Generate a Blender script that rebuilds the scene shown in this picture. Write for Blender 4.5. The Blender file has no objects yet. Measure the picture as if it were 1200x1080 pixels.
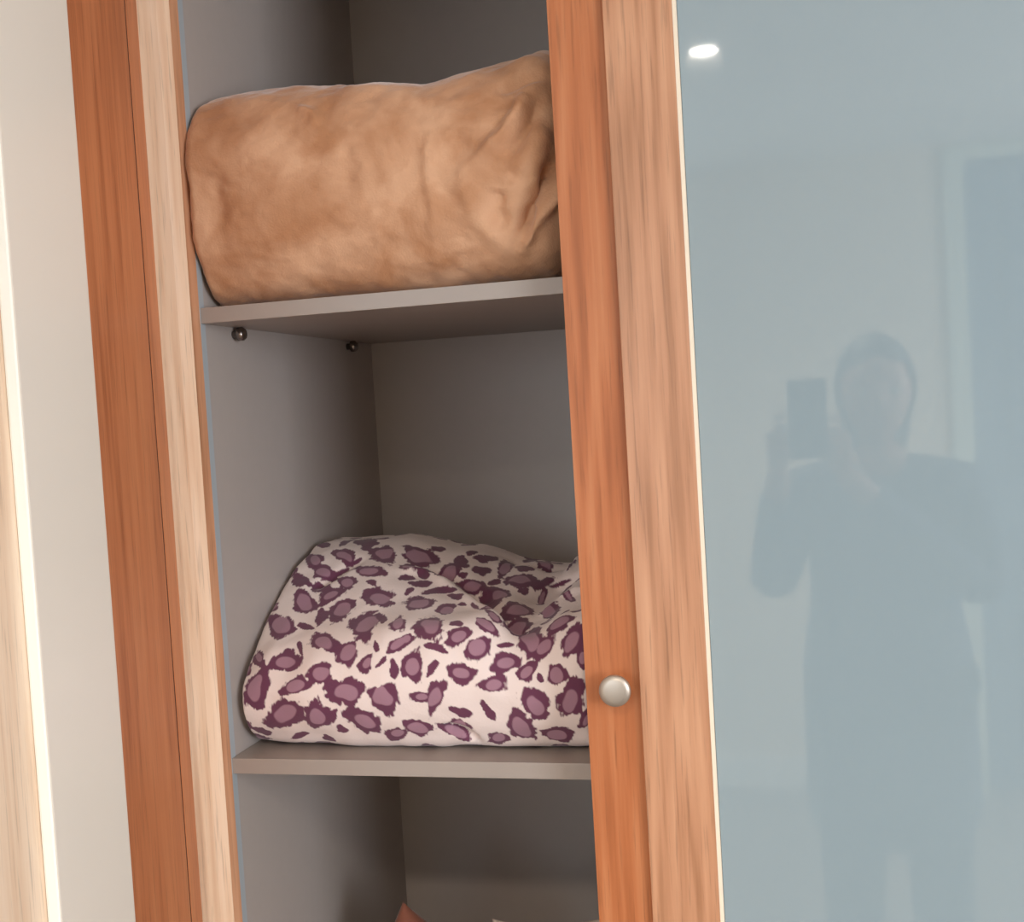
import bpy, bmesh, math, random
import numpy as np
from mathutils import Vector, Matrix

# ------------------------------------------------------------------ camera
S = bpy.context.scene
COL = S.collection
FPX = 1365.0
YAW, PITCH, ROLL = 0.241487, 0.04295, -0.059773
def cam_axes():
    cy, sy = math.cos(YAW), math.sin(YAW)
    fwd = np.array([-sy*math.cos(PITCH), cy*math.cos(PITCH), -math.sin(PITCH)])
    right = np.array([cy, sy, 0.0]); up = np.cross(right, fwd)
    r = right*math.cos(ROLL) + up*math.sin(ROLL)
    u = -right*math.sin(ROLL) + up*math.cos(ROLL)
    return r, u, fwd
CR, CU, CF = cam_axes()
CAM = np.array([0.0, -1.1, 1.5])
cd = bpy.data.cameras.new('camera'); cam = bpy.data.objects.new('camera', cd); COL.objects.link(cam)
cd.sensor_fit = 'HORIZONTAL'; cd.sensor_width = 36.0; cd.lens = 36.0*FPX/1200.0; cd.clip_start = 0.01; cd.clip_end = 50
mw = Matrix(((CR[0], CU[0], -CF[0], CAM[0]), (CR[1], CU[1], -CF[1], CAM[1]), (CR[2], CU[2], -CF[2], CAM[2]), (0, 0, 0, 1)))
cam.matrix_world = mw
S.camera = cam

# ------------------------------------------------------------------ world, lights, exposure
LAMP_POS = (-0.18, -1.85, 2.345)
W = bpy.data.worlds.new('world'); S.world = W; W.use_nodes = True
W.node_tree.nodes['Background'].inputs[0].default_value = (0.75, 0.87, 1.0, 1)
W.node_tree.nodes['Background'].inputs[1].default_value = 1.0
def area(name, loc, target, sx, sy, power, col):
    l = bpy.data.lights.new(name, 'AREA'); l.shape = 'RECTANGLE'; l.size = sx; l.size_y = sy; l.energy = power; l.color = col
    o = bpy.data.objects.new(name, l); COL.objects.link(o); o.location = loc
    o.rotation_euler = (Vector(target)-Vector(loc)).to_track_quat('-Z', 'Y').to_euler()
    return o
WINL = (-1.75, -0.55)      # window in the wall behind the camera, x range
WINZ = (0.85, 2.1)
area('window_daylight', ((WINL[0]+WINL[1])/2, -3.36, (WINZ[0]+WINZ[1])/2), ((WINL[0]+WINL[1])/2, 0, 1.45), 1.15, 1.2, 24, (0.80, 0.92, 1.0))
WINR = (-3.0, -1.35)        # second window in the right hand wall, y range
area('side_window_daylight', (2.24, (WINR[0]+WINR[1])/2, 1.5), (0, (WINR[0]+WINR[1])/2, 1.4), 1.5, 1.2, 80, (0.88, 0.93, 1.0))
def spot(loc, power):
    l = bpy.data.lights.new('lamp_glow', 'SPOT'); l.energy = power; l.color = (1.0, 0.86, 0.70); l.spot_size = math.radians(150); l.spot_blend = 0.6
    l.shadow_soft_size = 0.045
    o = bpy.data.objects.new('lamp_glow', l); COL.objects.link(o); o.location = loc
spot((LAMP_POS[0], LAMP_POS[1], LAMP_POS[2]-0.02), 54)
spot((1.35, -1.85, LAMP_POS[2]-0.02), 26)  # unseen second downlight, added for more light in the room
S.view_settings.view_transform = 'Standard'; S.view_settings.look = 'None'
S.view_settings.exposure = -0.04; S.view_settings.gamma = 1.0
S.view_settings.use_curve_mapping = False
S.cycles.use_denoising = True
S.cycles.max_bounces = 10; S.cycles.diffuse_bounces = 6
S.cycles.sample_clamp_indirect = 4.0

# ------------------------------------------------------------------ materials
def lin(r, g, b):
    f = lambda c: (c/255/12.92) if c/255 <= 0.04045 else ((c/255+0.055)/1.055)**2.4
    return (f(r), f(g), f(b), 1)
def mat(name, col=(0.5, 0.5, 0.5, 1), rough=0.5, metal=0.0, spec=0.5, noise=0.0, nscale=30, bump=0.0, bscale=200, sheen=0, ior=None):
    m = bpy.data.materials.new(name); m.use_nodes = True; nt = m.node_tree; b = nt.nodes['Principled BSDF']
    b.inputs['Base Color'].default_value = col; b.inputs['Roughness'].default_value = rough
    b.inputs['Metallic'].default_value = metal; b.inputs['Specular IOR Level'].default_value = spec
    if ior: b.inputs['IOR'].default_value = ior
    if sheen: b.inputs['Sheen Weight'].default_value = sheen; b.inputs['Sheen Roughness'].default_value = 0.4
    tc = nt.nodes.new('ShaderNodeTexCoord')
    if noise:
        n = nt.nodes.new('ShaderNodeTexNoise'); n.inputs['Scale'].default_value = nscale; n.inputs['Detail'].default_value = 5
        nt.links.new(tc.outputs['Object'], n.inputs['Vector'])
        mx = nt.nodes.new('ShaderNodeMix'); mx.data_type = 'RGBA'
        mx.inputs[6].default_value = tuple(c*(1-noise) for c in col[:3])+(1,)
        mx.inputs[7].default_value = tuple(min(1, c*(1+noise)) for c in col[:3])+(1,)
        nt.links.new(n.outputs[0], mx.inputs[0]); nt.links.new(mx.outputs[2], b.inputs['Base Color'])
    if bump:
        n2 = nt.nodes.new('ShaderNodeTexNoise'); n2.inputs['Scale'].default_value = bscale; n2.inputs['Detail'].default_value = 3
        nt.links.new(tc.outputs['Object'], n2.inputs['Vector'])
        bp = nt.nodes.new('ShaderNodeBump'); bp.inputs['Strength'].default_value = bump; bp.inputs['Distance'].default_value = 0.001
        nt.links.new(n2.outputs[0], bp.inputs['Height']); nt.links.new(bp.outputs[0], b.inputs['Normal'])
    return m
def oak(name, dark, mid, light, off=(0, 0, 0), axis='Z', rough=0.38, ring=16.0, facing='Y'):
    """varnished oak: cathedral rings stretched along the grain plus fine dark pores"""
    m = bpy.data.materials.new(name); m.use_nodes = True; nt = m.node_tree; b = nt.nodes['Principled BSDF']
    N = nt.nodes.new; L = nt.links.new
    tc = N('ShaderNodeTexCoord'); mp = N('ShaderNodeMapping'); mp.inputs['Location'].default_value = off
    L(tc.outputs['Object'], mp.inputs['Vector'])
    long_ = {'Z': (1, 1, 0.075), 'X': (0.05, 1, 1)}[axis]
    pore = {'Z': (1, 1, 0.034), 'X': (0.022, 1, 1)}[axis]
    m1 = N('ShaderNodeMapping'); m1.inputs['Scale'].default_value = long_; L(mp.outputs[0], m1.inputs['Vector'])
    n1 = N('ShaderNodeTexNoise'); n1.inputs['Scale'].default_value = ring; n1.inputs['Detail'].default_value = 2.0; n1.inputs['Roughness'].default_value = 0.45
    L(m1.outputs[0], n1.inputs['Vector'])
    # rings = fract-like sine of the noise field
    mu = N('ShaderNodeMath'); mu.operation = 'MULTIPLY'; mu.inputs[1].default_value = 46.0; L(n1.outputs[0], mu.inputs[0])
    si = N('ShaderNodeMath'); si.operation = 'SINE'; L(mu.outputs[0], si.inputs[0])
    mr = N('ShaderNodeMapRange'); mr.inputs[1].default_value = -1; mr.inputs[2].default_value = 1; L(si.outputs[0], mr.inputs[0])
    m2 = N('ShaderNodeMapping'); m2.inputs['Scale'].default_value = pore; L(mp.outputs[0], m2.inputs['Vector'])
    n2 = N('ShaderNodeTexNoise'); n2.inputs['Scale'].default_value = 420; n2.inputs['Detail'].default_value = 4; L(m2.outputs[0], n2.inputs['Vector'])
    n3 = N('ShaderNodeTexNoise'); n3.inputs['Scale'].default_value = 130; n3.inputs['Detail'].default_value = 3; L(m2.outputs[0], n3.inputs['Vector'])
    ad = N('ShaderNodeMath'); ad.operation = 'MULTIPLY_ADD'; ad.inputs[1].default_value = 0.24; L(mr.outputs[0], ad.inputs[0])
    sc = N('ShaderNodeMath'); sc.operation = 'MULTIPLY_ADD'; sc.inputs[1].default_value = 0.9; sc.inputs[2].default_value = -0.07; L(n3.outputs[0], sc.inputs[0])
    L(sc.outputs[0], ad.inputs[2])
    cr = N('ShaderNodeValToRGB'); e = cr.color_ramp.elements
    e[0].position = 0.18; e[0].color = dark; e[1].position = 0.85; e[1].color = light
    k = e.new(0.48); k.color = mid
    L(ad.outputs[0], cr.inputs[0])
    pr = N('ShaderNodeMapRange'); pr.inputs[1].default_value = 0.30; pr.inputs[2].default_value = 0.44; pr.inputs[3].default_value = 0.76; pr.inputs[4].default_value = 1.0
    L(n2.outputs[0], pr.inputs[0])
    mx = N('ShaderNodeMix'); mx.data_type = 'RGBA'; mx.blend_type = 'MULTIPLY'; mx.inputs[0].default_value = 1.0
    L(cr.outputs[0], mx.inputs[6])
    cb = N('ShaderNodeCombineColor'); L(pr.outputs[0], cb.inputs[0]); L(pr.outputs[0], cb.inputs[1]); L(pr.outputs[0], cb.inputs[2])
    L(cb.outputs[0], mx.inputs[7]); L(mx.outputs[2], b.inputs['Base Color'])
    b.inputs['Roughness'].default_value = rough
    bp = N('ShaderNodeBump'); bp.inputs['Strength'].default_value = 0.15; bp.inputs['Distance'].default_value = 0.0006
    L(n2.outputs[0], bp.inputs['Height']); L(bp.outputs[0], b.inputs['Normal'])
    return m
OAK_PALE = oak('oak_pale', lin(160, 112, 80), lin(190, 138, 105), lin(210, 160, 126), (0.3, 0.1, 0.7))
OAK_WARM = oak('oak_warm', lin(154, 88, 50), lin(178, 106, 64), lin(196, 130, 88), (1.3, 0.4, 0.2))
OAK_DEEP = oak('oak_deep', lin(172, 102, 64), lin(196, 122, 80), lin(208, 136, 92), (2.1, 0.8, 0.45), ring=11)
OAK_LIT = oak('oak_lit', lin(224, 190, 160), lin(238, 212, 186), lin(246, 224, 202), (3.3, 0.2, 0.9))  # paler copy of the oak, glare painted into its colour
OAK_RAIL = oak('oak_rail', lin(176, 118, 80), lin(206, 146, 106), lin(224, 170, 128), (0.3, 0.1, 0.7), axis='X')
LAM = mat('grey_laminate', lin(172, 163, 158), 0.42, noise=0.03, nscale=60, bump=0.05, bscale=600)
LAM_EDGE = mat('grey_laminate_edge', lin(158, 147, 140), 0.4)
CREAM = mat('cream_board', lin(236, 229, 218), 0.30, noise=0.02, nscale=6)
LIT_EDGE = mat('lit_board_edge', lin(246, 252, 248), 0.3)  # board end facing the room: its bright lighting is put into the colour
GLASS = mat('blue_grey_lacquered_glass', lin(144, 161, 170), 0.035, spec=0.5, ior=1.75, noise=0.02, nscale=5)
BEAD = mat('pale_bead', lin(236, 222, 202), 0.35)
NICKEL = mat('brushed_nickel', lin(186, 176, 166), 0.42, metal=0.75)
PIN = mat('shelf_pin_metal', lin(150, 140, 135), 0.25, metal=1.0)
WALL = mat('wall_paint', lin(232, 216, 192), 0.8, noise=0.02, nscale=4, bump=0.1, bscale=120)
CEIL = mat('ceiling_paint', lin(240, 236, 228), 0.85, bump=0.1, bscale=90)
CARPET = mat('carpet', lin(140, 126, 112), 0.95, noise=0.2, nscale=140, bump=0.8, bscale=400)
WHITE = mat('white_trim', lin(236, 234, 226), 0.4)
DARKBLUE = mat('dark_door', lin(104, 120, 138), 0.55, noise=0.1, nscale=20)

# ------------------------------------------------------------------ helpers
def link(name, me, parent=None, m=None, smooth=False):
    o = bpy.data.objects.new(name, me); COL.objects.link(o)
    if m is not None:
        for mm in (m if isinstance(m, (list, tuple)) else [m]): me.materials.append(mm)
    if smooth:
        me.polygons.foreach_set('use_smooth', [True]*len(me.polygons))
    if parent is not None: o.parent = parent
    return o
def tag(o, label=None, cat=None, group=None, kind=None):
    for k, v in (('label', label), ('category', cat), ('group', group), ('kind', kind)):
        if v: o[k] = v
    return o
def empty(name, loc=(0, 0, 0), rz=0.0):
    o = bpy.data.objects.new(name, None); COL.objects.link(o); o.location = loc; o.rotation_euler = (0, 0, rz); o.empty_display_size = 0.1
    return o
def prism(bm, pts, z0, z1):
    """vertical prism from a counter-clockwise xy outline"""
    lo = [bm.verts.new((x, y, z0)) for x, y in pts]; hi = [bm.verts.new((x, y, z1)) for x, y in pts]
    n = len(pts); bm.faces.new(lo[::-1]); bm.faces.new(hi)
    for i in range(n): bm.faces.new((lo[i], lo[(i+1) % n], hi[(i+1) % n], hi[i]))
def box(bm, x0, x1, y0, y1, z0, z1):
    prism(bm, [(x0, y0), (x1, y0), (x1, y1), (x0, y1)], z0, z1)
def fin(bm, bevel=0.0, seg=2):
    if bevel:
        bmesh.ops.bevel(bm, geom=bm.edges[:], offset=bevel, segments=seg, profile=0.6, affect='EDGES', clamp_overlap=True)
    bmesh.ops.recalc_face_normals(bm, faces=bm.faces[:])
    me = bpy.data.meshes.new('m'); bm.to_mesh(me); bm.free(); return me
def boxo(name, x0, x1, y0, y1, z0, z1, m, parent=None, bevel=0.0, off=(0, 0, 0)):
    bm = bmesh.new(); box(bm, x0-off[0], x1-off[0], y0-off[1], y1-off[1], z0-off[2], z1-off[2])
    return link(name, fin(bm, bevel), parent, m)
def lathe(bm, prof, axis, origin, n=40):
    """profile [(r, h)] turned about an axis vector"""
    a = Vector(axis).normalized(); t = a.orthogonal().normalized(); b = a.cross(t); O = Vector(origin)
    rings = []
    for r, h in prof:
        if r < 1e-6: rings.append([bm.verts.new(O+a*h)])
        else: rings.append([bm.verts.new(O+a*h+(t*math.cos(2*math.pi*i/n)+b*math.sin(2*math.pi*i/n))*r) for i in range(n)])
    for p, q in zip(rings, rings[1:]):
        for i in range(n):
            j = (i+1) % n
            if len(p) == 1 and len(q) == 1: continue
            if len(p) == 1: bm.faces.new((p[0], q[i], q[j]))
            elif len(q) == 1: bm.faces.new((p[i], p[j], q[0]))
            else: bm.faces.new((p[i], p[j], q[j], q[i]))

# ------------------------------------------------------------------ room
ZC = 2.36
XL, XR, YB, YF = -2.3, 2.3, -3.4, 0.62
def struct(o): o['kind'] = 'structure'; return o
struct(boxo('floor', XL-.1, XR+.1, YB-.1, YF+.1, -0.1, 0, CARPET))
bm = bmesh.new(); box(bm, XL-.1, XR+.1, YB-.1, YF+.1, ZC, ZC+.1); struct(link('ceiling', fin(bm), None, CEIL))
struct(boxo('wall_front', XL-.1, XR+.1, YF, YF+.1, 0, ZC, WALL))
struct(boxo('wall_left', XL-.1, XL, YB-.1, YF, 0, ZC, WALL))
def wall_hole(name, along, a0, a1, b0, b1, h0, h1, z0, z1):
    """wall slab with one rectangular opening. along='x' or 'y'"""
    bm = bmesh.new()
    for (p, q, r, s) in ((a0, h0, 0, ZC), (h1, a1, 0, ZC), (h0, h1, 0, z0), (h0, h1, z1, ZC)):
        if along == 'x': box(bm, p, q, b0, b1, r, s)
        else: box(bm, b0, b1, p, q, r, s)
    return struct(link(name, fin(bm), None, WALL))
# back wall: window opening and, to the right, a doorway with a dark door leaf
DX = (0.62, 1.42)
bm = bmesh.new()
for (p, q, r, s) in ((XL-.1, WINL[0], 0, ZC), (WINL[1], DX[0], 0, ZC), (DX[1], XR+.1, 0, ZC), (WINL[0], WINL[1], 0, WINZ[0]), (WINL[0], WINL[1], WINZ[1], ZC), (DX[0], DX[1], 2.31, ZC)):
    box(bm, p, q, YB-.1, YB, r, s)
struct(link('wall_back', fin(bm), None, WALL))
wall_hole('wall_right', 'y', YB, YF, XR, XR+.1, WINR[0], WINR[1], 0.85, 2.1)
def window(name, along, h0, h1, b, z0, z1):
    e = empty(name, (0, 0, 0)); struct(e)
    bm = bmesh.new(); mid = (h0+h1)/2
    def bx(p, q, r, s, d0=0.02, d1=0.07):
        if along == 'x': box(bm, p, q, b-d1, b-d0, r, s)
        else: box(bm, b+d0, b+d1, p, q, r, s)
    bx(h0, h0+.05, z0, z1); bx(h1-.05, h1, z0, z1); bx(h0+.05, h1-.05, z0, z0+.05); bx(h0+.05, h1-.05, z1-.05, z1); bx(mid-.03, mid+.03, z0+.05, z1-.05)
    link('window_frame', fin(bm), e, WHITE)
    g = bpy.data.materials.get('pane_glass')
    if g is None:
        g = bpy.data.materials.new('pane_glass'); g.use_nodes = True; p = g.node_tree.nodes['Principled BSDF']
        p.inputs['Transmission Weight'].default_value = 1; p.inputs['Roughness'].default_value = 0; p.inputs['IOR'].default_value = 1.45
    for p, q in ((h0+.05, mid-.03), (mid+.03, h1-.05)):
        bm = bmesh.new(); bx(p, q, z0+.05, z1-.05, 0.042, 0.048); link('pane', fin(bm), e, g)
    bm = bmesh.new()
    if along == 'x': box(bm, h0-.04, h1+.04, b-.02, b+.04, z0-.03, z0)
    else: box(bm, b-.04, b+.02, h0-.04, h1+.04, z0-.03, z0)
    link('window_sill', fin(bm, 0.004), e, WHITE)
window('window_1', 'x', WINL[0], WINL[1], YB, *WINZ)
window('window_2', 'y', WINR[0], WINR[1], XR, 0.85, 2.1)
e = struct(empty('door_1', (0, 0, 0)))
bm = bmesh.new(); box(bm, DX[0]-.07, DX[0], YB, YB+.02, 0, 2.35); box(bm, DX[1], DX[1]+.07, YB, YB+.02, 0, 2.35); box(bm, DX[0], DX[1], YB, YB+.02, 2.30, 2.35)
link('door_frame', fin(bm), e, mat('door_frame_paint', lin(214, 220, 202), 0.5))
boxo('door_leaf', DX[0]+.003, DX[1]-.003, YB-.06, YB-.02, 0.005, 2.306, DARKBLUE, e, 0.002)
for z0, z1 in ((0.2, 1.0), (1.15, 2.16)):
    boxo('door_panel', DX[0]+.13, DX[1]-.13, YB-.021, YB-.012, z0, z1, DARKBLUE, e, 0.004)
struct(boxo('baseboard_back', XL, DX[0]-.07, YB, YB+.015, 0, 0.12, WHITE, bevel=0.003))
struct(boxo('baseboard_left', XL, XL+.015, YB+.015, YF, 0, 0.12, WHITE, bevel=0.003))
struct(boxo('baseboard_right', XR-.015, XR, YB+.015, YF, 0, 0.12, WHITE, bevel=0.003))

# ceiling downlights
LENS = bpy.data.materials.new('lamp_lens'); LENS.use_nodes = True
b = LENS.node_tree.nodes['Principled BSDF']; b.inputs['Emission Color'].default_value = (1, 0.9, 0.78, 1); b.inputs['Emission Strength'].default_value = 90
b.inputs['Base Color'].default_value = (0.9, 0.9, 0.9, 1)
for i, (x, y) in enumerate(((LAMP_POS[0], LAMP_POS[1]), (1.35, -1.85))):
    e = empty('ceiling_downlight', (x, y, ZC))
    tag(e, ['small round ceiling downlight whose glare shows in the blue glass', 'unseen round ceiling downlight near the side window, added for room light'][i], 'lamp', 'ceiling downlights')
    bm = bmesh.new(); lathe(bm, [(0.032, 0.0), (0.032, -0.004), (0.047, -0.004), (0.05, -0.001), (0.05, 0.0)], (0, 0, 1), (0, 0, 0), 32)
    link('trim_ring', fin(bm), e, WHITE, True)
    bm = bmesh.new(); lathe(bm, [(0, -0.003), (0.031, -0.003), (0.031, 0.0), (0, 0.0)], (0, 0, 1), (0, 0, 0), 32)
    link('lens', fin(bm), e, LENS)

# ------------------------------------------------------------------ wardrobe
XI, XP = -0.616, -0.200          # inner faces of the open compartment
YPOST, YIN, YBK = 0.024, 0.039, 0.56
XW0, XW1 = -0.70, 0.70
ZT = 2.34
Wd = empty('wardrobe', (0, 0.3, 0)); OFF = (0, 0.3, 0)
tag(Wd, 'oak framed wardrobe with grey shelves, one open door and a blue glass door', 'wardrobe')
def wpart(name, x0, x1, y0, y1, z0, z1, m, bevel=0.0007, label=None):
    o = boxo(name, x0, x1, y0, y1, z0, z1, m, Wd, bevel, OFF)
    if label: o['label'] = label
    return o
wpart('side_panel', XI-.018, XI, YIN+.0005, YBK, 0.08, ZT, LAM)
wpart('side_panel', XW1-.018, XW1, YPOST, YBK, 0.08, ZT, LAM)
wpart('partition', XP, XP+.018, YPOST, YBK, 0.08, ZT, LAM)
wpart('back_panel', XI-.018, XW1, YBK, YBK+.008, 0.08, ZT, LAM)
wpart('base_panel', XI, XP, YIN+.002, YBK, 0.08, 0.098, LAM)
wpart('base_panel', XP+.018, XW1-.018, YIN+.002, YBK, 0.08, 0.098, LAM)
wpart('top_panel', XI, XP, YIN+.002, YBK, ZT-.018, ZT, LAM)
wpart('top_panel', XP+.018, XW1-.018, YIN+.002, YBK, ZT-.018, ZT, LAM)
wpart('plinth', XW0, XW1, 0.06, 0.078, 0.0, 0.08, OAK_RAIL)
# frame post: two-facet oak lipping in front of the side panel, with a slightly deeper toned return
bm = bmesh.new(); z0, z1 = 0.08, ZT
pl = [(-0.70, YPOST), (-0.632, YPOST), (-0.6180, YPOST+.003), (-0.6146, YIN), (-0.70, YIN)]
prism(bm, [(x-OFF[0], y-OFF[1]) for x, y in pl], z0, z1)
post = link('frame_post', fin(bm), Wd, [OAK_LIT, OAK_PALE]); post['label'] = 'oak post beside the opening, painted pale as if in glare'
for p in post.data.polygons:
    if p.normal.x > 0.9 or (p.normal.x > 0.6 and abs(p.normal.z) < .1): p.material_index = 1
wpart('outer_side', -0.70, -0.682, YIN, YBK, 0.08, ZT, OAK_WARM)
SH = [(0.633, None), (1.1235, 1.1400), (1.6130, 1.6300), (2.1250, None)]
wpart('edge_light_strip', XI, XI+.0008, YIN+.001, YIN+.012, 0.08, ZT, mat('painted_edge_light', lin(166, 174, 180), 0.35), 0, 'pale bluish strip painted as daylight on the panel edge')  # thin bluish strip paints the daylight caught along the panel's front
pinr = 0.0078
for zb, _ in SH:
    s = wpart('shelf', XI+.0005, XP-.0005, YIN+.003, YBK-.001, zb, zb+.0168, LAM_EDGE, 0.0006)
    for y in (0.116, 0.462):
        for x, d in ((XI, 1), (XP, -1)):
            bm = bmesh.new(); lathe(bm, [(0, 0), (0.0045, 0), (0.0045, 0.006), (pinr, 0.0065), (pinr, 0.012), (pinr-.002, 0.0145), (0, 0.0145)], (d, 0, 0), (x-OFF[0], y-OFF[1], zb-0.0080), 20)
            p = link('shelf_pin', fin(bm), s, PIN, True)

# --- right door, closed
RD = [(-0.211, 0.0), (-0.158, 0.0065), (-0.158, 0.022), (-0.211, 0.022)]
DZ0, DZ1 = 0.09, 2.33
def woff(pts): return [(x-OFF[0], y-OFF[1]) for x, y in pts]
GX0, GX1 = -0.0885, 0.56
bm = bmesh.new()
prism(bm, woff([(-0.158, -0.0015), (-0.0935, 0.0), (-0.0935, 0.022), (-0.158, 0.022)]), DZ0, DZ1)
prism(bm, woff([(GX1, 0.0), (0.690, 0.0), (0.690, 0.022), (GX1, 0.022)]), DZ0, DZ1)
door = link('door', fin(bm, 0.0008), Wd, OAK_PALE); door['label'] = 'closed door with blue grey glass'
bm = bmesh.new(); prism(bm, woff(RD), DZ0, DZ1)
k = link('handle_strip', fin(bm, 0.0008), door, OAK_WARM); k['label'] = 'deeper orange oak strip carrying the knob'
for z0, z1 in ((DZ0, DZ0+.12), (DZ1-.12, DZ1)):
    bm = bmesh.new(); box(bm, -0.094, GX1, -0.3, 0.022-.3, z0, z1); link('rail', fin(bm), door, OAK_RAIL)
bm = bmesh.new(); box(bm, -0.0895, GX1, 0.0035-.3, 0.0095-.3, DZ0+.12, DZ1-.12)
g = link('glass_panel', fin(bm, 0.0006), door, GLASS); g['label'] = 'glossy blue grey glass panel'
bm = bmesh.new(); prism(bm, woff([(-0.0935, 0.0), (-0.0908, 0.0003), (-0.0898, 0.0014), (-0.0895, 0.0095), (-0.0935, 0.0095)]), DZ0+.12, DZ1-.12)
k = link('glazing_bead', fin(bm), door, BEAD); k['label'] = 'thin cream bead beside the glass'
kn = Vector((0.10, -1, 0)).normalized()
KP = [(0, -0.004), (0.0075, -0.004), (0.0075, 0.0), (0.0065, 0.004), (0.0062, 0.010), (0.0085, 0.0145), (0.0140, 0.0160), (0.0152, 0.0178), (0.0152, 0.0205), (0.0143, 0.0222), (0.010, 0.0231), (0.005, 0.0235), (0, 0.0236)]
bm = bmesh.new(); lathe(bm, KP, (0.0, -1, 0.0), (-0.1800, 0.0035-.3, 1.2290), 48)
k = link('knob', fin(bm), door, NICKEL, True); k['label'] = 'round brushed nickel knob'

# --- left door, open towards the room
TH = math.radians(-84.0)
ly = Vector((-math.sin(TH), math.cos(TH), 0))
org = Vector((-0.640, 0.0, 0)) - ly*0.022
def dpt(x, y): 
    c, s = math.cos(TH), math.sin(TH)
    return (org.x+c*x-s*y-OFF[0], org.y+s*x+c*y-OFF[1])
def dpr(name, rects, z0, z1, m, parent, bevel=0.0008, label=None):
    bm = bmesh.new()
    for (x0, x1, y0, y1) in rects: prism(bm, [dpt(x0, y0), dpt(x1, y0), dpt(x1, y1), dpt(x0, y1)], z0, z1)
    o = link(name, fin(bm, bevel), parent, m)
    if label: o['label'] = label
    return o
DW = 0.428
ld = dpr('door', [(0.0, 0.172, 0.0, 0.0125), (0.0285, 0.172, 0.0127, 0.022)], DZ0, DZ1, OAK_DEEP, Wd, 0.0007, 'open door seen from its inner side')
dpr('hinge_strip', [(0.0, 0.0255, 0.0127, 0.022)], DZ0, DZ1, OAK_DEEP, ld, 0.0007)
dpr('joint_shade', [(0.0256, 0.0284, 0.0127, 0.0214)], DZ0, DZ1, mat('painted_joint_shade', lin(84, 46, 28), 0.7), ld, 0, 'dark strip painted as the shadow gap in the open door')  # dark strip stands in for the shade inside the joint groove
dpr('outer_stile', [(0.290, DW, 0.0, 0.022)], DZ0, DZ1, OAK_LIT, ld, 0.0008, 'oak stile at the free edge, painted paler as if lit')
dpr('rail', [(0.1725, 0.2895, 0.0, 0.022)], DZ0, DZ0+.12, OAK_RAIL, ld)
dpr('rail', [(0.1725, 0.2895, 0.0, 0.022)], DZ1-.12, DZ1, OAK_RAIL, ld)
dpr('glass_panel', [(0.1725, 0.2895, 0.004, 0.010)], DZ0+.12, DZ1-.12, GLASS, ld, 0.0005)
bb = dpr('backing_board', [(0.1695, 0.2950, 0.0221, 0.0340)], DZ0+.09, DZ1-.09, [CREAM, LIT_EDGE], ld, 0.0022, 'cream board on the inside of the door')
for p in bb.data.polygons:
    if p.normal.y < -0.6: p.material_index = 1  # room-facing end painted whiter, as if strongly lit
bm = bmesh.new(); o2 = dpt(DW-0.031, 0.0); ax = Vector((dpt(0, -1)[0]-dpt(0, 0)[0], dpt(0, -1)[1]-dpt(0, 0)[1], 0))
lathe(bm, KP, ax, (o2[0], o2[1], 1.2290), 32); link('knob', fin(bm), ld, NICKEL, True)

# ------------------------------------------------------------------ soft goods
def vnoise(P, seed=0):
    """3-D value noise, vectorised, range about -1..1"""
    P = P+seed*17.13; i = np.floor(P).astype(np.int64); f = P-i; f = f*f*(3-2*f)
    def h(a, b, c):
        n = (a*374761393+b*668265263+c*2147483647+seed*974711) & 0xffffffff
        n = ((n ^ (n >> 13))*1274126177) & 0xffffffff; n = n ^ (n >> 16)
        return (n & 0xffff)/32767.5-1
    r = 0
    for dx in (0, 1):
        for dy in (0, 1):
            for dz in (0, 1):
                w = (f[:, 0] if dx else 1-f[:, 0])*(f[:, 1] if dy else 1-f[:, 1])*(f[:, 2] if dz else 1-f[:, 2])
                r = r+w*h(i[:, 0]+dx, i[:, 1]+dy, i[:, 2]+dz)
    return r
def fbm(P, seed=0, o=3):
    s = 0; a = 1
    for k in range(o): s = s+a*vnoise(P*(2.03**k), seed+k); a *= .5
    return s
def project(P):
    q = P-CAM; x = q@CR; y = q@CU; z = q@CF
    return 600+FPX*x/z, 540-FPX*y/z, z
def catmull(pts, n):
    pts = np.array(pts, float); m = len(pts); out = []
    t = np.linspace(0, m, n, endpoint=False); i = np.floor(t).astype(int); f = (t-i)[:, None]
    p0, p1, p2, p3 = pts[(i-1) % m], pts[i % m], pts[(i+1) % m], pts[(i+2) % m]
    return 0.5*((2*p1)+(-p0+p2)*f+(2*p0-5*p1+4*p2-p3)*f**2+(-p0+3*p1-3*p2+p3)*f**3)
def bundle(xs, secs, nu, nv, vden=None, pinch=lambda u: 1.0, x_of=None):
    """closed soft body: sections (y,z) interpolated between keyed xs, u along x. returns grid (nu,nv,3)"""
    keys = [catmull(s, 1600) for s in secs]
    # reparametrise with more samples where visible
    if vden is None: idx = np.linspace(0, 1600, nv, endpoint=False).astype(int)
    else:
        w = np.interp((np.arange(1600)/1600.0), vden[0], vden[1]); c = np.cumsum(w); c /= c[-1]
        idx = np.searchsorted(c, np.linspace(0, 1, nv, endpoint=False)).clip(0, 1599)
    keys = [k[idx] for k in keys]
    a = np.linspace(0, np.pi, nu); U = (1-np.cos(a))/2; U = 0.25*U+0.75*np.linspace(0, 1, nu)
    X = xs[0]+(xs[-1]-xs[0])*U
    G = np.zeros((nu, nv, 3))
    for n_, x in enumerate(X):
        j = min(max(np.searchsorted(xs, x)-1, 0), len(xs)-2); t = (x-xs[j])/(xs[j+1]-xs[j]); t = t*t*(3-2*t)
        s = keys[j]*(1-t)+keys[j+1]*t
        G[n_, :, 0] = x; G[n_, :, 1:] = s
    return G, U
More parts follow.
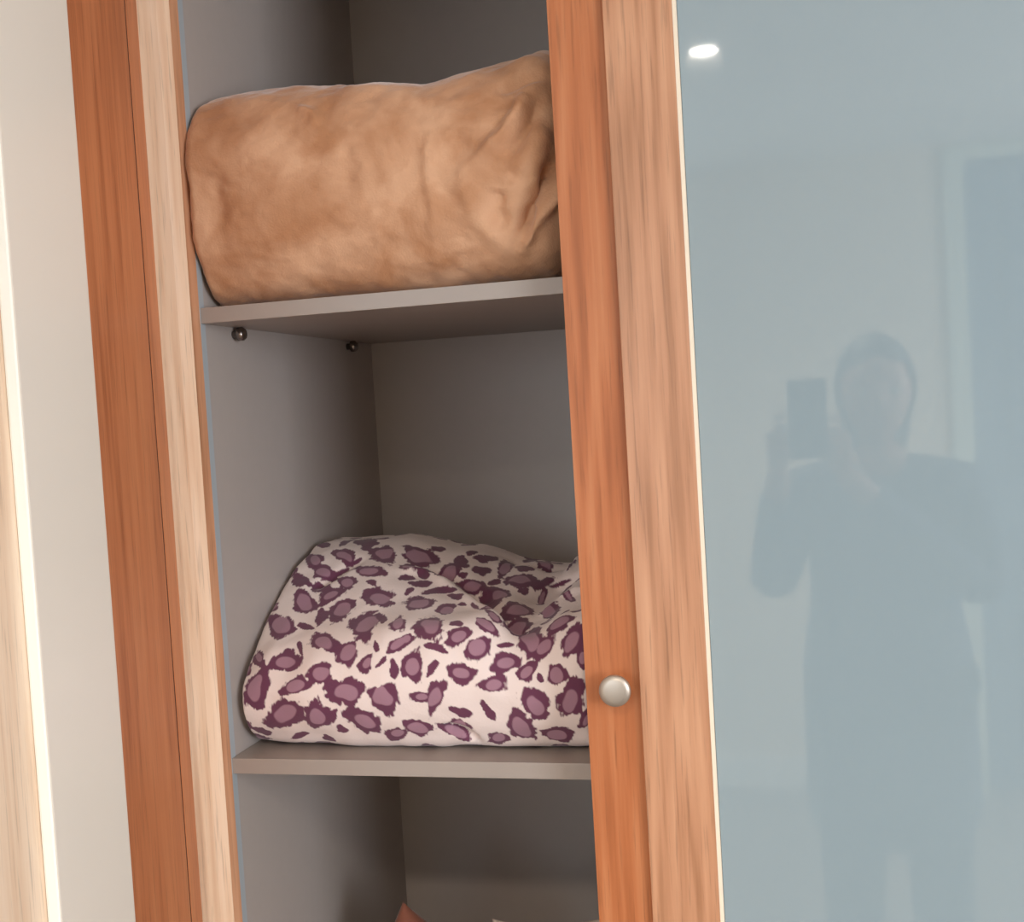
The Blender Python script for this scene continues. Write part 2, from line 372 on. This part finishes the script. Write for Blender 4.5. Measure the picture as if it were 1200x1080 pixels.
def grid_mesh(G):
    nu, nv = G.shape[:2]; V = G.reshape(-1, 3)
    i, j = np.meshgrid(np.arange(nu-1), np.arange(nv), indexing='ij'); j2 = (j+1) % nv
    F = np.stack([i*nv+j, i*nv+j2, (i+1)*nv+j2, (i+1)*nv+j], -1).reshape(-1, 4)
    me = bpy.data.meshes.new('m'); nF = len(F)
    me.vertices.add(len(V)); me.vertices.foreach_set('co', V.astype(np.float32).ravel())
    me.loops.add(nF*4); me.loops.foreach_set('vertex_index', F[:, ::-1].astype(np.int32).ravel())
    me.polygons.add(nF); me.polygons.foreach_set('loop_start', np.arange(0, nF*4, 4, dtype=np.int32))
    me.update(calc_edges=True); me.validate(); return me
def normals(G):
    du = np.gradient(G, axis=0); dv = np.roll(G, -1, 1)-np.roll(G, 1, 1)
    n = np.cross(dv, du); l = np.linalg.norm(n, axis=2, keepdims=True); l[l < 1e-12] = 1; n = n/l
    c = G.mean(axis=(0, 1)); s = np.sign(((G-c)*n).sum()); return n*s
def shrink_ends(G, U, pl, el, pr, er, pin=0.0):
    """round both ends: scale sections towards their centroid"""
    w = np.ones_like(U)
    m = U < pl; w[m] *= (1-(1-U[m]/pl)**el)**(1/el)
    m = U > 1-pr; w[m] *= (1-((U[m]-1+pr)/pr)**er)**(1/er)
    w = np.clip(w, 0.0, 1)
    c = G[:, :, 1:].mean(axis=1, keepdims=True)
    G[:, :, 1:] = c+(G[:, :, 1:]-c)*w[:, None, None]
    return G
def surf_pts(G, N, pts):
    """3-D points of the visible side of the cloth whose picture position is nearest to given pixels (reference frame of the photograph)"""
    P = G.reshape(-1, 3); n = N.reshape(-1, 3); x, y, z = project(P)
    face = ((P-CAM)*n).sum(1) < 0
    idx = np.where(face)[0]; x = x[idx]; y = y[idx]; z = z[idx]; out = []
    for px, py in pts:
        d = (x-px)**2+(y-py)**2; k = np.argmin(d+((z-z.min())*12)**2); out.append(idx[k])
    return P[out], np.array(out)
def fold(G, N, poly, width, depth):
    """crease or ridge along a polyline on the cloth: depth > 0 raises, < 0 sinks"""
    pts, _ = surf_pts(G, N, poly); P = G.reshape(-1, 3); best = np.full(len(P), 9.0); T = np.zeros(len(P))
    nseg = len(pts)-1
    for k in range(nseg):
        a, b = pts[k], pts[k+1]; ab = b-a; t = np.clip(((P-a)@ab)/(ab@ab+1e-12), 0, 1)
        d = np.linalg.norm(P-(a+t[:, None]*ab), axis=1); m = d < best; best[m] = d[m]; T[m] = (k+t[m])/nseg
    amp = depth*np.exp(-(best/width)**2)*np.clip(np.sin(np.pi*np.clip(T*0.9+0.05, 0, 1))*1.6, 0, 1)
    return G+(amp[:, None]*N.reshape(-1, 3)).reshape(G.shape)
def settle(G, zf, yf=0.0, xl=XI+.0015, xr=XP-.0015):
    G[:, :, 2] = np.maximum(G[:, :, 2], zf+0.0006); G[:, :, 0] = np.clip(G[:, :, 0], xl, xr); return G

# --- tan fleece roll on the upper shelf
ZS = 1.6298
def roll_sec(h, yf, yb, lift=0.0):
    c = (yf+yb)/2; r = (yb-yf)/2
    return [(yf+.075, ZS), (yf+.030, ZS+h*.07), (yf+.004, ZS+h*.26), (yf, ZS+h*.50), (yf+.006, ZS+h*.70), (yf+.038, ZS+h*.89), (c-.04, ZS+h*.98), (c+.02, ZS+h), (c+.10, ZS+h*.9), (yb-.01, ZS+h*.6), (yb, ZS+h*.3), (yb-.04, ZS+.0), (c, ZS-.002)]
xs = [-0.6260, -0.57, -0.44, -0.36, -0.29, -0.235, -0.2015]
secs = [roll_sec(.248, .022, .33), roll_sec(.256, .027, .34), roll_sec(.247, .036, .34), roll_sec(.238, .036, .34), roll_sec(.248, .034, .34), roll_sec(.256, .034, .34), roll_sec(.260, .04, .34)]
G, U = bundle(xs, secs, 230, 420, ([0, .5, .6, 1], [1.6, 1.6, .5, .5]))
G = shrink_ends(G, U, 0.055, 2.4, 0.10, 2.2)
N = normals(G); P = G.reshape(-1, 3)
d = 0.0035*fbm(P*np.array([11, 11, 11.0]), 3, 3)+0.0018*fbm(P*np.array([26, 20, 34]), 9, 3)+0.0010*fbm(P*60, 5, 2)
G = G+(d[:, None]*N.reshape(-1, 3)).reshape(G.shape); N = normals(G)
for poly, w, dp in (([(648, 190), (640, 215), (622, 240), (608, 283)], .008, -.018), ([(655, 205), (648, 232), (628, 262), (612, 292)], .006, .011),
                    ([(618, 110), (606, 135), (590, 158), (560, 185)], .008, .010), ([(632, 118), (618, 150), (600, 178)], .007, -.007),
                    ([(585, 220), (580, 245), (592, 270)], .010, -.008), ([(600, 205), (625, 180), (640, 150)], .012, .006),
                    ([(505, 150), (500, 200), (508, 250), (512, 320)], .007, .004), ([(530, 150), (540, 175), (530, 200)], .010, -.004),
                    ([(345, 125), (365, 133), (372, 150)], .006, .004), ([(400, 165), (408, 190), (405, 225)], .012, -.005),
                    ([(640, 90), (610, 95), (580, 108)], .008, -.006), ([(250, 200), (258, 250), (262, 300)], .010, -.003),
                    ([(540, 185), (545, 225), (560, 260), (590, 285)], .010, .004)):
    G = fold(G, N, poly, w, dp)
G = settle(G, ZS)
FLEECE = bpy.data.materials.new('tan_fleece'); FLEECE.use_nodes = True; nt = FLEECE.node_tree; b = nt.nodes['Principled BSDF']
tc = nt.nodes.new('ShaderNodeTexCoord'); n = nt.nodes.new('ShaderNodeTexNoise'); n.inputs['Scale'].default_value = 15; n.inputs['Detail'].default_value = 4; n.inputs['Distortion'].default_value = 0.6
nt.links.new(tc.outputs['Object'], n.inputs['Vector'])
cr = nt.nodes.new('ShaderNodeValToRGB'); cr.color_ramp.elements[0].position = .36; cr.color_ramp.elements[1].position = .62
cr.color_ramp.elements[0].color = lin(178, 129, 95); cr.color_ramp.elements[1].color = lin(206, 162, 130)
nt.links.new(n.outputs[0], cr.inputs[0]); nt.links.new(cr.outputs[0], b.inputs['Base Color'])
b.inputs['Roughness'].default_value = .9; b.inputs['Sheen Weight'].default_value = .45; b.inputs['Sheen Roughness'].default_value = .35; b.inputs['Specular IOR Level'].default_value = .1
n2 = nt.nodes.new('ShaderNodeTexNoise'); n2.inputs['Scale'].default_value = 420; n2.inputs['Detail'].default_value = 3; nt.links.new(tc.outputs['Object'], n2.inputs['Vector'])
bp = nt.nodes.new('ShaderNodeBump'); bp.inputs['Strength'].default_value = .5; bp.inputs['Distance'].default_value = .0012; nt.links.new(n2.outputs[0], bp.inputs['Height']); nt.links.new(bp.outputs[0], b.inputs['Normal'])
o = link('fleece_blanket', grid_mesh(G), None, FLEECE, True)
tag(o, 'rolled tan fleece blanket with swirled folds on the upper shelf', 'blanket')

# --- leopard print blanket on the middle shelf
ZS2 = 1.1398
def wedge(hf, hm, hb, yf=.048, yb=.50, dip=0):
    """front face, shoulder rising backwards, crest, back"""
    return [(yf+.060, ZS2), (yf+.016, ZS2+hf*.20), (yf, ZS2+hf*.62), (yf+.028, ZS2+hf), (yf+.10, ZS2+hf+(hm-hf)*.5), (yf+.18, ZS2+hm), (yf+.27, ZS2+hb), (yf+.37, ZS2+hb*.93), (yb-.02, ZS2+hb*.6), (yb, ZS2+hb*.25), (yb-.05, ZS2), ((yf+yb)/2, ZS2-.002)]
xs = [-0.6185, -0.575, -0.50, -0.42, -0.345, -0.29, -0.24, -0.2015]
secs = [wedge(.095, .190, .203, .056), wedge(.108, .190, .206, .050), wedge(.118, .184, .205), wedge(.130, .170, .190), wedge(.138, .150, .166), wedge(.120, .132, .158), wedge(.135, .160, .182), wedge(.150, .185, .198)]
NU, NV = 430, 560
G, U = bundle(xs, secs, NU, NV, ([0, .56, .62, 1], [2.2, 2.2, .35, .35]))
G = shrink_ends(G, U, 0.038, 2.4, 0.06, 2.3)
N = normals(G); P = G.reshape(-1, 3)
d = 0.0035*fbm(P*np.array([12, 12, 12.0]), 13, 3)+0.0012*fbm(P*np.array([30, 22, 40]), 19, 2)
G = G+(d[:, None]*N.reshape(-1, 3)).reshape(G.shape); N = normals(G)
for poly, w, dp in (([(560, 690), (590, 720), (618, 740)], .012, -.010), ([(500, 665), (540, 680), (575, 705)], .010, -.007),
                    ([(686, 665), (655, 685), (625, 705)], .010, -.010), ([(688, 690), (660, 705), (632, 725)], .009, .008),
                    ([(470, 668), (500, 672), (530, 690)], .008, .006), ([(365, 690), (390, 675), (425, 655)], .008, -.006),
                    ([(535, 690), (560, 712), (590, 735)], .009, .007), ([(675, 640), (680, 655), (665, 675)], .006, .007),
                    ([(520, 852), (545, 858), (560, 868)], .006, -.010), ([(690, 720), (680, 760), (668, 800)], .012, .004),
                    ([(600, 655), (640, 665), (670, 655)], .010, -.006)):
    G = fold(G, N, poly, w, dp)
G = settle(G, ZS2); N = normals(G)
# printed spots, measured in two enlarged looks at the blanket: (cx, cy, half length, half width, turn, ring?)
A_ = [(392,180,40,30,0,1),(537,160,55,28,15,1),(440,112,30,14,0,0),(545,95,22,14,0,0),(635,100,50,22,0,0),(717,158,60,45,5,1),(440,237,52,30,5,1),(490,255,60,13,-35,0),(590,190,38,9,-30,0),(662,236,65,24,0,1),(330,280,38,25,10,0),(550,287,42,28,0,1),(662,290,25,12,0,0),(430,315,45,13,-5,0),(472,347,58,27,-10,1),(345,385,75,48,50,1),(428,450,36,24,-50,0),(352,494,38,13,15,0),(520,425,58,42,-15,1),(695,360,68,38,5,1),(235,495,80,58,60,1),(635,487,85,58,-40,1),(715,462,20,16,0,0),(785,477,42,30,-30,1),(437,563,65,38,10,1),(325,592,32,11,80,0),(547,625,62,45,-40,1),(683,590,24,9,80,0),(790,575,60,26,-20,1),(635,670,40,27,-45,1),(708,662,35,10,-45,0),(766,690,48,20,85,0),(255,657,65,48,25,1),(133,645,38,26,80,1),(418,712,60,52,0,1),(305,770,65,36,-5,1),(115,790,88,52,-70,1),(530,795,88,58,0,1),(720,835,72,62,20,1),(250,912,85,60,-15,1),(410,915,62,56,20,1),(478,915,22,28,0,0),(622,935,85,46,35,1),(520,975,22,18,0,0),(780,1000,50,28,0,1),(150,985,45,13,15,0),(325,1005,40,11,-20,0),(460,1020,30,10,20,0)]
B_ = [(90,165,85,42,20,1),(180,130,35,12,10,0),(285,192,38,20,30,0),(330,148,25,10,0,0),(400,175,50,15,5,0),(100,228,70,12,20,0),(30,268,40,13,5,0),(105,258,30,13,5,0),(95,295,45,15,0,0),(38,328,22,13,-40,0),(218,252,48,28,5,1),(293,252,26,14,-10,0),(380,232,50,18,10,0),(490,215,70,30,-25,1),(577,222,40,14,0,0),(328,308,68,34,5,1),(440,290,28,12,-15,0),(175,330,70,16,-5,0),(462,342,50,30,0,1),(560,275,72,28,5,1),(572,330,24,15,20,0),(85,385,72,28,-12,1),(255,357,34,14,0,0),(210,415,42,24,0,1),(290,392,16,7,0,0),(345,402,22,11,30,0),(410,378,70,18,20,0),(675,290,75,18,-32,0),(740,150,60,24,0,1),(620,170,45,19,-10,0),(675,200,35,24,0,1),(735,300,45,9,-30,0),(770,330,50,24,0,1),(805,140,35,8,-60,0),(800,200,50,8,-55,0),(660,375,42,16,-75,1),(545,415,70,36,0,1),(700,422,46,38,-10,1),(130,487,66,42,0,1),(262,480,32,12,0,0),(395,485,68,24,35,1),(432,443,42,18,35,1),(545,507,66,35,-8,1),(740,480,66,24,-35,1),(265,540,52,40,-5,1),(610,545,62,36,-50,1),(490,580,34,12,0,0),(668,590,68,36,-35,1),(810,560,80,52,-65,1),(25,555,28,24,0,1),(158,592,48,16,20,0),(360,600,62,50,-50,1),(60,680,64,46,85,1),(143,692,42,20,-60,0),(482,668,72,42,-8,1),(590,705,58,32,-35,1),(650,735,22,15,80,0),(735,720,52,44,80,1),(850,650,45,26,90,1),(275,715,62,48,10,1),(437,765,66,38,-8,1),(160,820,80,44,-60,1),(90,825,48,24,-15,1),(275,895,60,20,15,0),(408,890,52,18,60,0),(628,860,78,50,60,1),(803,830,82,58,-70,1),(75,970,62,38,30,1),(262,985,85,30,25,1),(460,1018,46,26,0,1),(560,965,75,48,50,1),(740,1000,68,32,0,1),(870,930,45,24,90,1)]
spots = [(270+x/4, 610+y/4, a/4, c/4, t, r) for x, y, a, c, t, r in A_]+[(470+x/4, 610+y/4, a/4, c/4, t, r) for x, y, a, c, t, r in B_]
P = G.reshape(-1, 3); NN = N.reshape(-1, 3)
qs = []
for (x, y, a, c, t, r) in spots:
    ct, st = math.cos(math.radians(t)), math.sin(math.radians(t))
    qs += [(x, y), (x+a*ct*.8, y+a*st*.8), (x-a*ct*.8, y-a*st*.8), (x-c*st*.8, y+c*ct*.8), (x+c*st*.8, y-c*ct*.8)]
Q, _ = surf_pts(G, N, qs); Q = Q.reshape(-1, 5, 3)
warp = 0.20*vnoise(P*85, 41)+0.15*vnoise(P*220, 42)+0.10*vnoise(P*np.array([700, 300, 300]), 43)
inn = 0.20*vnoise(P*90, 51)
dark = np.zeros(len(P)); pale = np.zeros(len(P))
def stamp(cen, va, vb, ring, k):
    global dark, pale
    la, lb = np.linalg.norm(va), np.linalg.norm(vb)
    D = P-cen; near = np.where((D*D).sum(1) < (max(la, lb)*1.9)**2)[0]; D = D[near]
    A = np.stack([va/la**2, vb/lb**2]); 
    if abs(va@vb)/(la*lb) > .25:      # oblique pair: solve in their plane
        Gm = np.array([[va@va, va@vb], [va@vb, vb@vb]]); A = np.linalg.solve(Gm, np.stack([va, vb]))
    st = D@A.T; nrm = np.cross(va, vb); nrm /= np.linalg.norm(nrm)+1e-12; off = (D@nrm)/max(la, lb)
    r = np.sqrt((st**2).sum(1)+0.3*off**2)
    th = np.arctan2(st[:, 1], st[:, 0]); r = r*(1+0.10*np.sin(3*th+k*1.7)+0.05*np.sin(5*th+k))
    r = r*0.88+warp[near]
    dk = np.clip((1.0-r)/0.10, 0, 1); dark[near] = np.maximum(dark[near], dk)
    if ring:
        ox, oy = 0.13*math.cos(k*2.4), 0.13*math.sin(k*2.4)
        r2 = np.sqrt((st[:, 0]-ox)**2+(st[:, 1]-oy)**2)+inn[near]
        pl_ = np.clip((0.70-r2)/0.08, 0, 1)*dk; pale[near] = np.maximum(pale[near], pl_)
for k, q in enumerate(Q):
    va = (q[1]-q[2])/1.6; vb = (q[3]-q[4])/1.6
    if np.linalg.norm(va) < 1e-4 or np.linalg.norm(vb) < 1e-4: continue
    m_ = 0.024
    for v in (va, vb):
        l = np.linalg.norm(v)
        if l > m_: v *= m_/l
    stamp(q[0], va, vb, spots[k][5], k)
# the same print carries on over the sides the photograph does not show
rng = np.random.default_rng(4); px, py, pz = project(P)
hid = (((P-CAM)*NN).sum(1) > -0.13) | (px > 700)
cand = rng.permutation(np.where(hid)[0])[:6000]; chosen = []
for c in cand:
    if all(((P[c]-P[e])**2).sum() > 0.023**2 for e in chosen): chosen.append(c)
    if len(chosen) > 420: break
for k, c in enumerate(chosen):
    nrm = NN[c]; t = np.cross(nrm, rng.normal(size=3)); t /= np.linalg.norm(t); u = np.cross(nrm, t); s = rng.uniform(.004, .010)
    stamp(P[c], t*s*1.3, u*s, s > .0065, k)
ME = grid_mesh(G); at = ME.color_attributes.new('print', 'FLOAT_COLOR', 'POINT')
nvv = len(ME.vertices); cc = np.zeros((nvv, 4), np.float32); cc[:, 0] = dark[:nvv]; cc[:, 1] = pale[:nvv]; cc[:, 3] = 1
at.data.foreach_set('color', cc.ravel())
LEO = bpy.data.materials.new('leopard_print_plush'); LEO.use_nodes = True; nt = LEO.node_tree; b = nt.nodes['Principled BSDF']
va = nt.nodes.new('ShaderNodeVertexColor'); va.layer_name = 'print'; sp = nt.nodes.new('ShaderNodeSeparateColor'); nt.links.new(va.outputs[0], sp.inputs[0])
m1 = nt.nodes.new('ShaderNodeMix'); m1.data_type = 'RGBA'; m1.inputs[6].default_value = lin(230, 214, 210); m1.inputs[7].default_value = lin(104, 60, 82)
m2 = nt.nodes.new('ShaderNodeMix'); m2.data_type = 'RGBA'; m2.inputs[7].default_value = lin(158, 120, 136)
nt.links.new(sp.outputs[0], m1.inputs[0]); nt.links.new(m1.outputs[2], m2.inputs[6]); nt.links.new(sp.outputs[1], m2.inputs[0]); nt.links.new(m2.outputs[2], b.inputs['Base Color'])
b.inputs['Roughness'].default_value = .88; b.inputs['Sheen Weight'].default_value = .2; b.inputs['Specular IOR Level'].default_value = .1
tc = nt.nodes.new('ShaderNodeTexCoord'); n2 = nt.nodes.new('ShaderNodeTexNoise'); n2.inputs['Scale'].default_value = 350; nt.links.new(tc.outputs['Object'], n2.inputs['Vector'])
bp = nt.nodes.new('ShaderNodeBump'); bp.inputs['Strength'].default_value = .3; bp.inputs['Distance'].default_value = .001; nt.links.new(n2.outputs[0], bp.inputs['Height']); nt.links.new(bp.outputs[0], b.inputs['Normal'])
o = link('leopard_print_blanket', ME, None, LEO, True)
tag(o, 'folded plush blanket with purple leopard spots on the middle shelf', 'blanket')

# --- things on the lowest visible shelf, only their tops reach the frame
def pillow(name, W_, H_, T_, loc, rot, m, seed):
    """plump cushion with four drawn-out corners"""
    n = 60; u = np.linspace(-1, 1, n); UU, VV = np.meshgrid(u, u, indexing='ij')
    sh = (1-np.abs(UU)**2.6)*(1-np.abs(VV)**2.6); th = T_/2*np.clip(sh, 0, 1)**.55
    pin = 1-0.10*(1-VV**2)*np.abs(UU)**3; pin2 = 1-0.10*(1-UU**2)*np.abs(VV)**3
    X = UU*W_/2*pin; Z = VV*H_/2*pin2; V = []
    for s in (-1, 1):
        V.append(np.stack([X, s*(th+.0004)+0.002*vnoise(np.stack([X.ravel()*18, Z.ravel()*18, X.ravel()*0+seed], -1), seed).reshape(n, n)*sh, Z], -1))
    bm = bmesh.new(); vs = [[[bm.verts.new(V[k][i, j]) for j in range(n)] for i in range(n)] for k in (0, 1)]
    for k in (0, 1):
        for i in range(n-1):
            for j in range(n-1):
                q = (vs[k][i][j], vs[k][i+1][j], vs[k][i+1][j+1], vs[k][i][j+1]); bm.faces.new(q if k == 0 else q[::-1])
    bmesh.ops.remove_doubles(bm, verts=bm.verts[:], dist=0.0009)
    o = link(name, fin(bm), None, m, True); o.location = loc; o.rotation_euler = rot
    # rest the lowest point on the shelf
    M_ = Matrix.LocRotScale(Vector(loc), o.rotation_euler, None); zmin = min((M_@v.co).z for v in o.data.vertices)
    o.location.z += 0.6502-zmin
    return o
PEACH = mat('peach_cotton', lin(128, 76, 58), 0.85, noise=0.12, nscale=12, bump=0.3, bscale=500, sheen=0.2)
LINEN = mat('pale_linen', lin(214, 200, 188), 0.85, noise=0.08, nscale=14, bump=0.3, bscale=500)
o = pillow('cushion', 0.15, 0.213, 0.08, (-0.488, 0.22, 0.78), (0, math.radians(32), 0), PEACH, 3)
tag(o, 'peach cushion whose pointed corner pokes up at the bottom of the frame', 'cushion')
PCUSH = o
o = pillow('folded_towel', 0.15, 0.254, 0.09, (-0.292, 0.20, 0.78), (0, math.radians(-5), 0), LINEN, 8)
tag(o, 'pale folded cloth just showing beside the oak door at the bottom', 'towel')
TOWEL = o

# ------------------------------------------------------------------ person reflected in the glass
def skin(name, nodes, edges, parent, m, root=0, sub=2):
    me = bpy.data.meshes.new(name); me.from_pydata([n_[:3] for n_ in nodes], edges, []); o = link(name, me, parent, m)
    md = o.modifiers.new('s', 'SKIN'); sd = me.skin_vertices[0].data
    for k, n_ in enumerate(nodes):
        r = n_[3]; sd[k].radius = (r, r) if not isinstance(r, tuple) else r
    sd[root].use_root = True
    s = o.modifiers.new('d', 'SUBSURF'); s.levels = sub; s.render_levels = sub; md.use_smooth_shade = True
    return o
PX, PY = 0.165, -1.50
pe = empty('person', (PX, PY, 0))
tag(pe, 'person standing in loose dark blue clothes, raising a phone, reflected in the glass', 'person')
SKIN = mat('skin', lin(190, 140, 115), 0.55); HAIR = mat('hair', lin(52, 42, 40), 0.6, noise=0.3, nscale=80)
TOP = mat('blue_top', lin(48, 60, 86), 0.85, noise=0.1, nscale=40); TROU = mat('navy_trousers', lin(40, 46, 62), 0.85); SHOE = mat('shoe', lin(40, 36, 36), 0.6)
# body-local coordinates: x right, y forward (towards the wardrobe), z up
phone_c = np.array([0.019, -1.1175, 1.452])
def loc_(p): return (p[0]-PX, p[1]-PY, p[2])
hl = (0.019-.047-PX, -1.135-PY, 1.425); hr = (0.019+.047-PX, -1.135-PY, 1.415)
body = [(0, 0, .88, (.125, .10)), (0, 0, 1.00, (.115, .085)), (0, .01, 1.14, (.13, .095)), (0, 0, 1.26, (.13, .085)), (0, 0, 1.325, .052), (0, .012, 1.40, .048),
        (-.085, 0, .84, .085), (-.09, .01, .48, .052), (-.095, -.02, .09, .036), (-.10, .10, .035, .030),
        (.085, 0, .84, .085), (.09, .01, .48, .052), (.095, -.02, .09, .036), (.10, .10, .035, .030),
        (-.165, 0, 1.285, .045), (-.235, .07, 1.08, .036), (hl[0]-.012, hl[1]-.075, 1.36, .024),
        (.165, 0, 1.285, .045), (.19, .10, 1.07, .036), (hr[0]+.012, hr[1]-.075, 1.345, .024)]
edges = [(0, 1), (1, 2), (2, 3), (3, 4), (4, 5), (0, 6), (6, 7), (7, 8), (8, 9), (0, 10), (10, 11), (11, 12), (12, 13), (3, 14), (14, 15), (15, 16), (3, 17), (17, 18), (18, 19)]
skin('body', body, edges, pe, SKIN)
g_ = lambda ids, d: [body[i][:3]+((body[i][3][0]+d, body[i][3][1]+d) if isinstance(body[i][3], tuple) else body[i][3]+d,) for i in ids]
# top with sleeves
ft = lambda a, b, t: tuple(a[i]*(1-t)+b[i]*t for i in range(3))
tn = [(0, 0, .50, (.21, .16)), (0, 0, .80, (.195, .14)), (0, 0, 1.0, (.17, .12)), (0, .01, 1.14, (.165, .12)), (0, 0, 1.26, (.15, .105)), (0, .004, 1.375, .060)]
tn += g_([14, 15], .018)+[ft(body[15], body[16], .85)+(.035,)]+g_([17, 18], .018)+[ft(body[18], body[19], .85)+(.035,)]
skin('blouse', tn, [(0, 1), (1, 2), (2, 3), (3, 4), (4, 5), (4, 6), (6, 7), (7, 8), (4, 9), (9, 10), (10, 11)], pe, TOP, 1)
tr = [(0, 0, .90, (.14, .115))]+g_([6, 7], .02)+[(-.095, -.02, .10, .058)]+g_([10, 11], .02)+[(.095, -.02, .10, .058)]
skin('trousers', tr, [(0, 1), (1, 2), (2, 3), (0, 4), (4, 5), (5, 6)], pe, TROU)
for s in (-1, 1):
    skin('shoe', [(s*.095, -.05, .045, .042), (s*.098, .03, .04, .042), (s*.102, .13, .033, .034)], [(0, 1), (1, 2)], pe, SHOE)
# head with face
def ell(bm, c, r, n=24, fn=None):
    ret = bmesh.ops.create_uvsphere(bm, u_segments=n, v_segments=n*2//3, radius=1)
    for v in ret['verts']:
        p = Vector((v.co.x*r[0], v.co.y*r[1], v.co.z*r[2]))
        if fn: p = fn(p)
        v.co = p+Vector(c)
hz = 1.488; hy = 0.015
def headf(p):
    if p.z < 0: p.x *= 1+0.28*p.z/.11; p.y = p.y*(1+0.15*p.z/.11)
    if p.y > 0: 
        n_ = math.exp(-((p.x/.014)**2+((p.z+.012)/.024)**2)); p.y += .020*n_
        for sx in (-1, 1): p.y -= .010*math.exp(-(((p.x-sx*.03)/.016)**2+((p.z-.008)/.014)**2))
        p.y += .005*math.exp(-((p.x/.024)**2+((p.z+.052)/.009)**2)) + .006*math.exp(-((p.x/.02)**2+((p.z+.095)/.016)**2))
    return p
bm = bmesh.new(); ell(bm, (0, hy, hz), (.072, .09, .112), 64, headf); hd = link('head', fin(bm), pe, SKIN, True)
EYE = mat('eye', lin(230, 228, 222), 0.2); IRIS = mat('iris', lin(50, 36, 30), 0.2); LIP = mat('lips', lin(170, 96, 92), 0.5)
for sx in (-1, 1):
    bm = bmesh.new(); ell(bm, (sx*.030, hy+.072, hz+.006), (.013, .010, .010), 16); ey = link('eye', fin(bm), hd, EYE, True)
    bm = bmesh.new(); ell(bm, (sx*.030, hy+.080, hz+.006), (.0055, .004, .0055), 12); link('iris', fin(bm), hd, IRIS, True)
    bm = bmesh.new(); ell(bm, (sx*.073, hy-.005, hz-.004), (.008, .018, .030), 16); link('ear', fin(bm), hd, SKIN, True)
bm = bmesh.new(); ell(bm, (0, hy+.078, hz-.052), (.022, .010, .006), 16); link('lips', fin(bm), hd, LIP, True)
def hairf(p):
    if p.y > .03 and p.z < .05: p.y = .03
    if p.z < 0: p.x *= 1+.10*p.z/.13
    return p
bm = bmesh.new(); ell(bm, (0, hy-.018, hz+.012), (.086, .098, .122), 40, hairf); ell(bm, (0, hy-.07, hz-.06), (.075, .045, .10), 24); link('hair', fin(bm), pe, HAIR, True)
# hands: palm and five fingers each, closed round the sides of the phone
def hand(s, w, wrist):
    """s=-1 left of the phone, 1 right; w = palm centre"""
    wx, wy, wz = w; N_ = [wrist+(.022,), (wx+s*.010, wy-.030, wz-.030, (.024, .016)), (wx+s*.006, wy-.012, wz+.012, (.026, .014))]
    E_ = [(0, 1), (1, 2)]
    hb = skin('hand', N_, E_, pe, SKIN)
    for k in range(4):
        dz = .034-.021*k; L_ = (.9, 1.0, .95, .78)[k]
        nn = [(wx+s*.008, wy-.016, wz+dz*.9, .0085), (wx+s*.007, wy+.004, wz+dz, .0080), (wx-s*.003, wy+.010*L_, wz+dz+.002, .0070), (wx-s*.010*L_, wy+.006, wz+dz+.003, .0058)]
        skin('finger', nn, [(0, 1), (1, 2), (2, 3)], hb, SKIN, 0, 1)
    nn = [(wx+s*.002, wy-.032, wz-.020, .011), (wx-s*.012, wy-.030, wz+.004, .009), (wx-s*.024, wy-.020, wz+.022, .008), (wx-s*.030, wy-.0125, wz+.034, .0065)]
    skin('thumb', nn, [(0, 1), (1, 2), (2, 3)], hb, SKIN, 0, 1)
hand(-1, hl, body[16][:3]); hand(1, hr, body[19][:3])
# the phone itself, level with the viewpoint
PB = mat('phone_back', lin(28, 32, 44), 0.25); PS = mat('phone_screen', lin(12, 12, 14), 0.08); PL = mat('lens_glass', lin(10, 10, 14), 0.05)
ph = empty('smartphone', (0.019, -1.124, 1.452)); ph.rotation_euler = (-0.0, 0, 0)
tag(ph, 'dark smartphone held upright in both hands, seen in the glass reflection', 'phone')
bm = bmesh.new(); box(bm, -.036, .036, -.0045, .0045, -.074, .074); link('phone_case', fin(bm, .004, 3), ph, PB)
bm = bmesh.new(); box(bm, -.0335, .0335, -.0052, -.0046, -.071, .071); link('screen', fin(bm), ph, PS)
for dx, dz in ((-.019, .048), (-.019, .026), (-.003, .037)):
    bm = bmesh.new(); lathe(bm, [(0, .0045), (.007, .0045), (.007, .0062), (.0055, .0065), (0, .0062)], (0, 1, 0), (dx, 0, dz), 20); link('camera_lens', fin(bm), ph, PL, True)
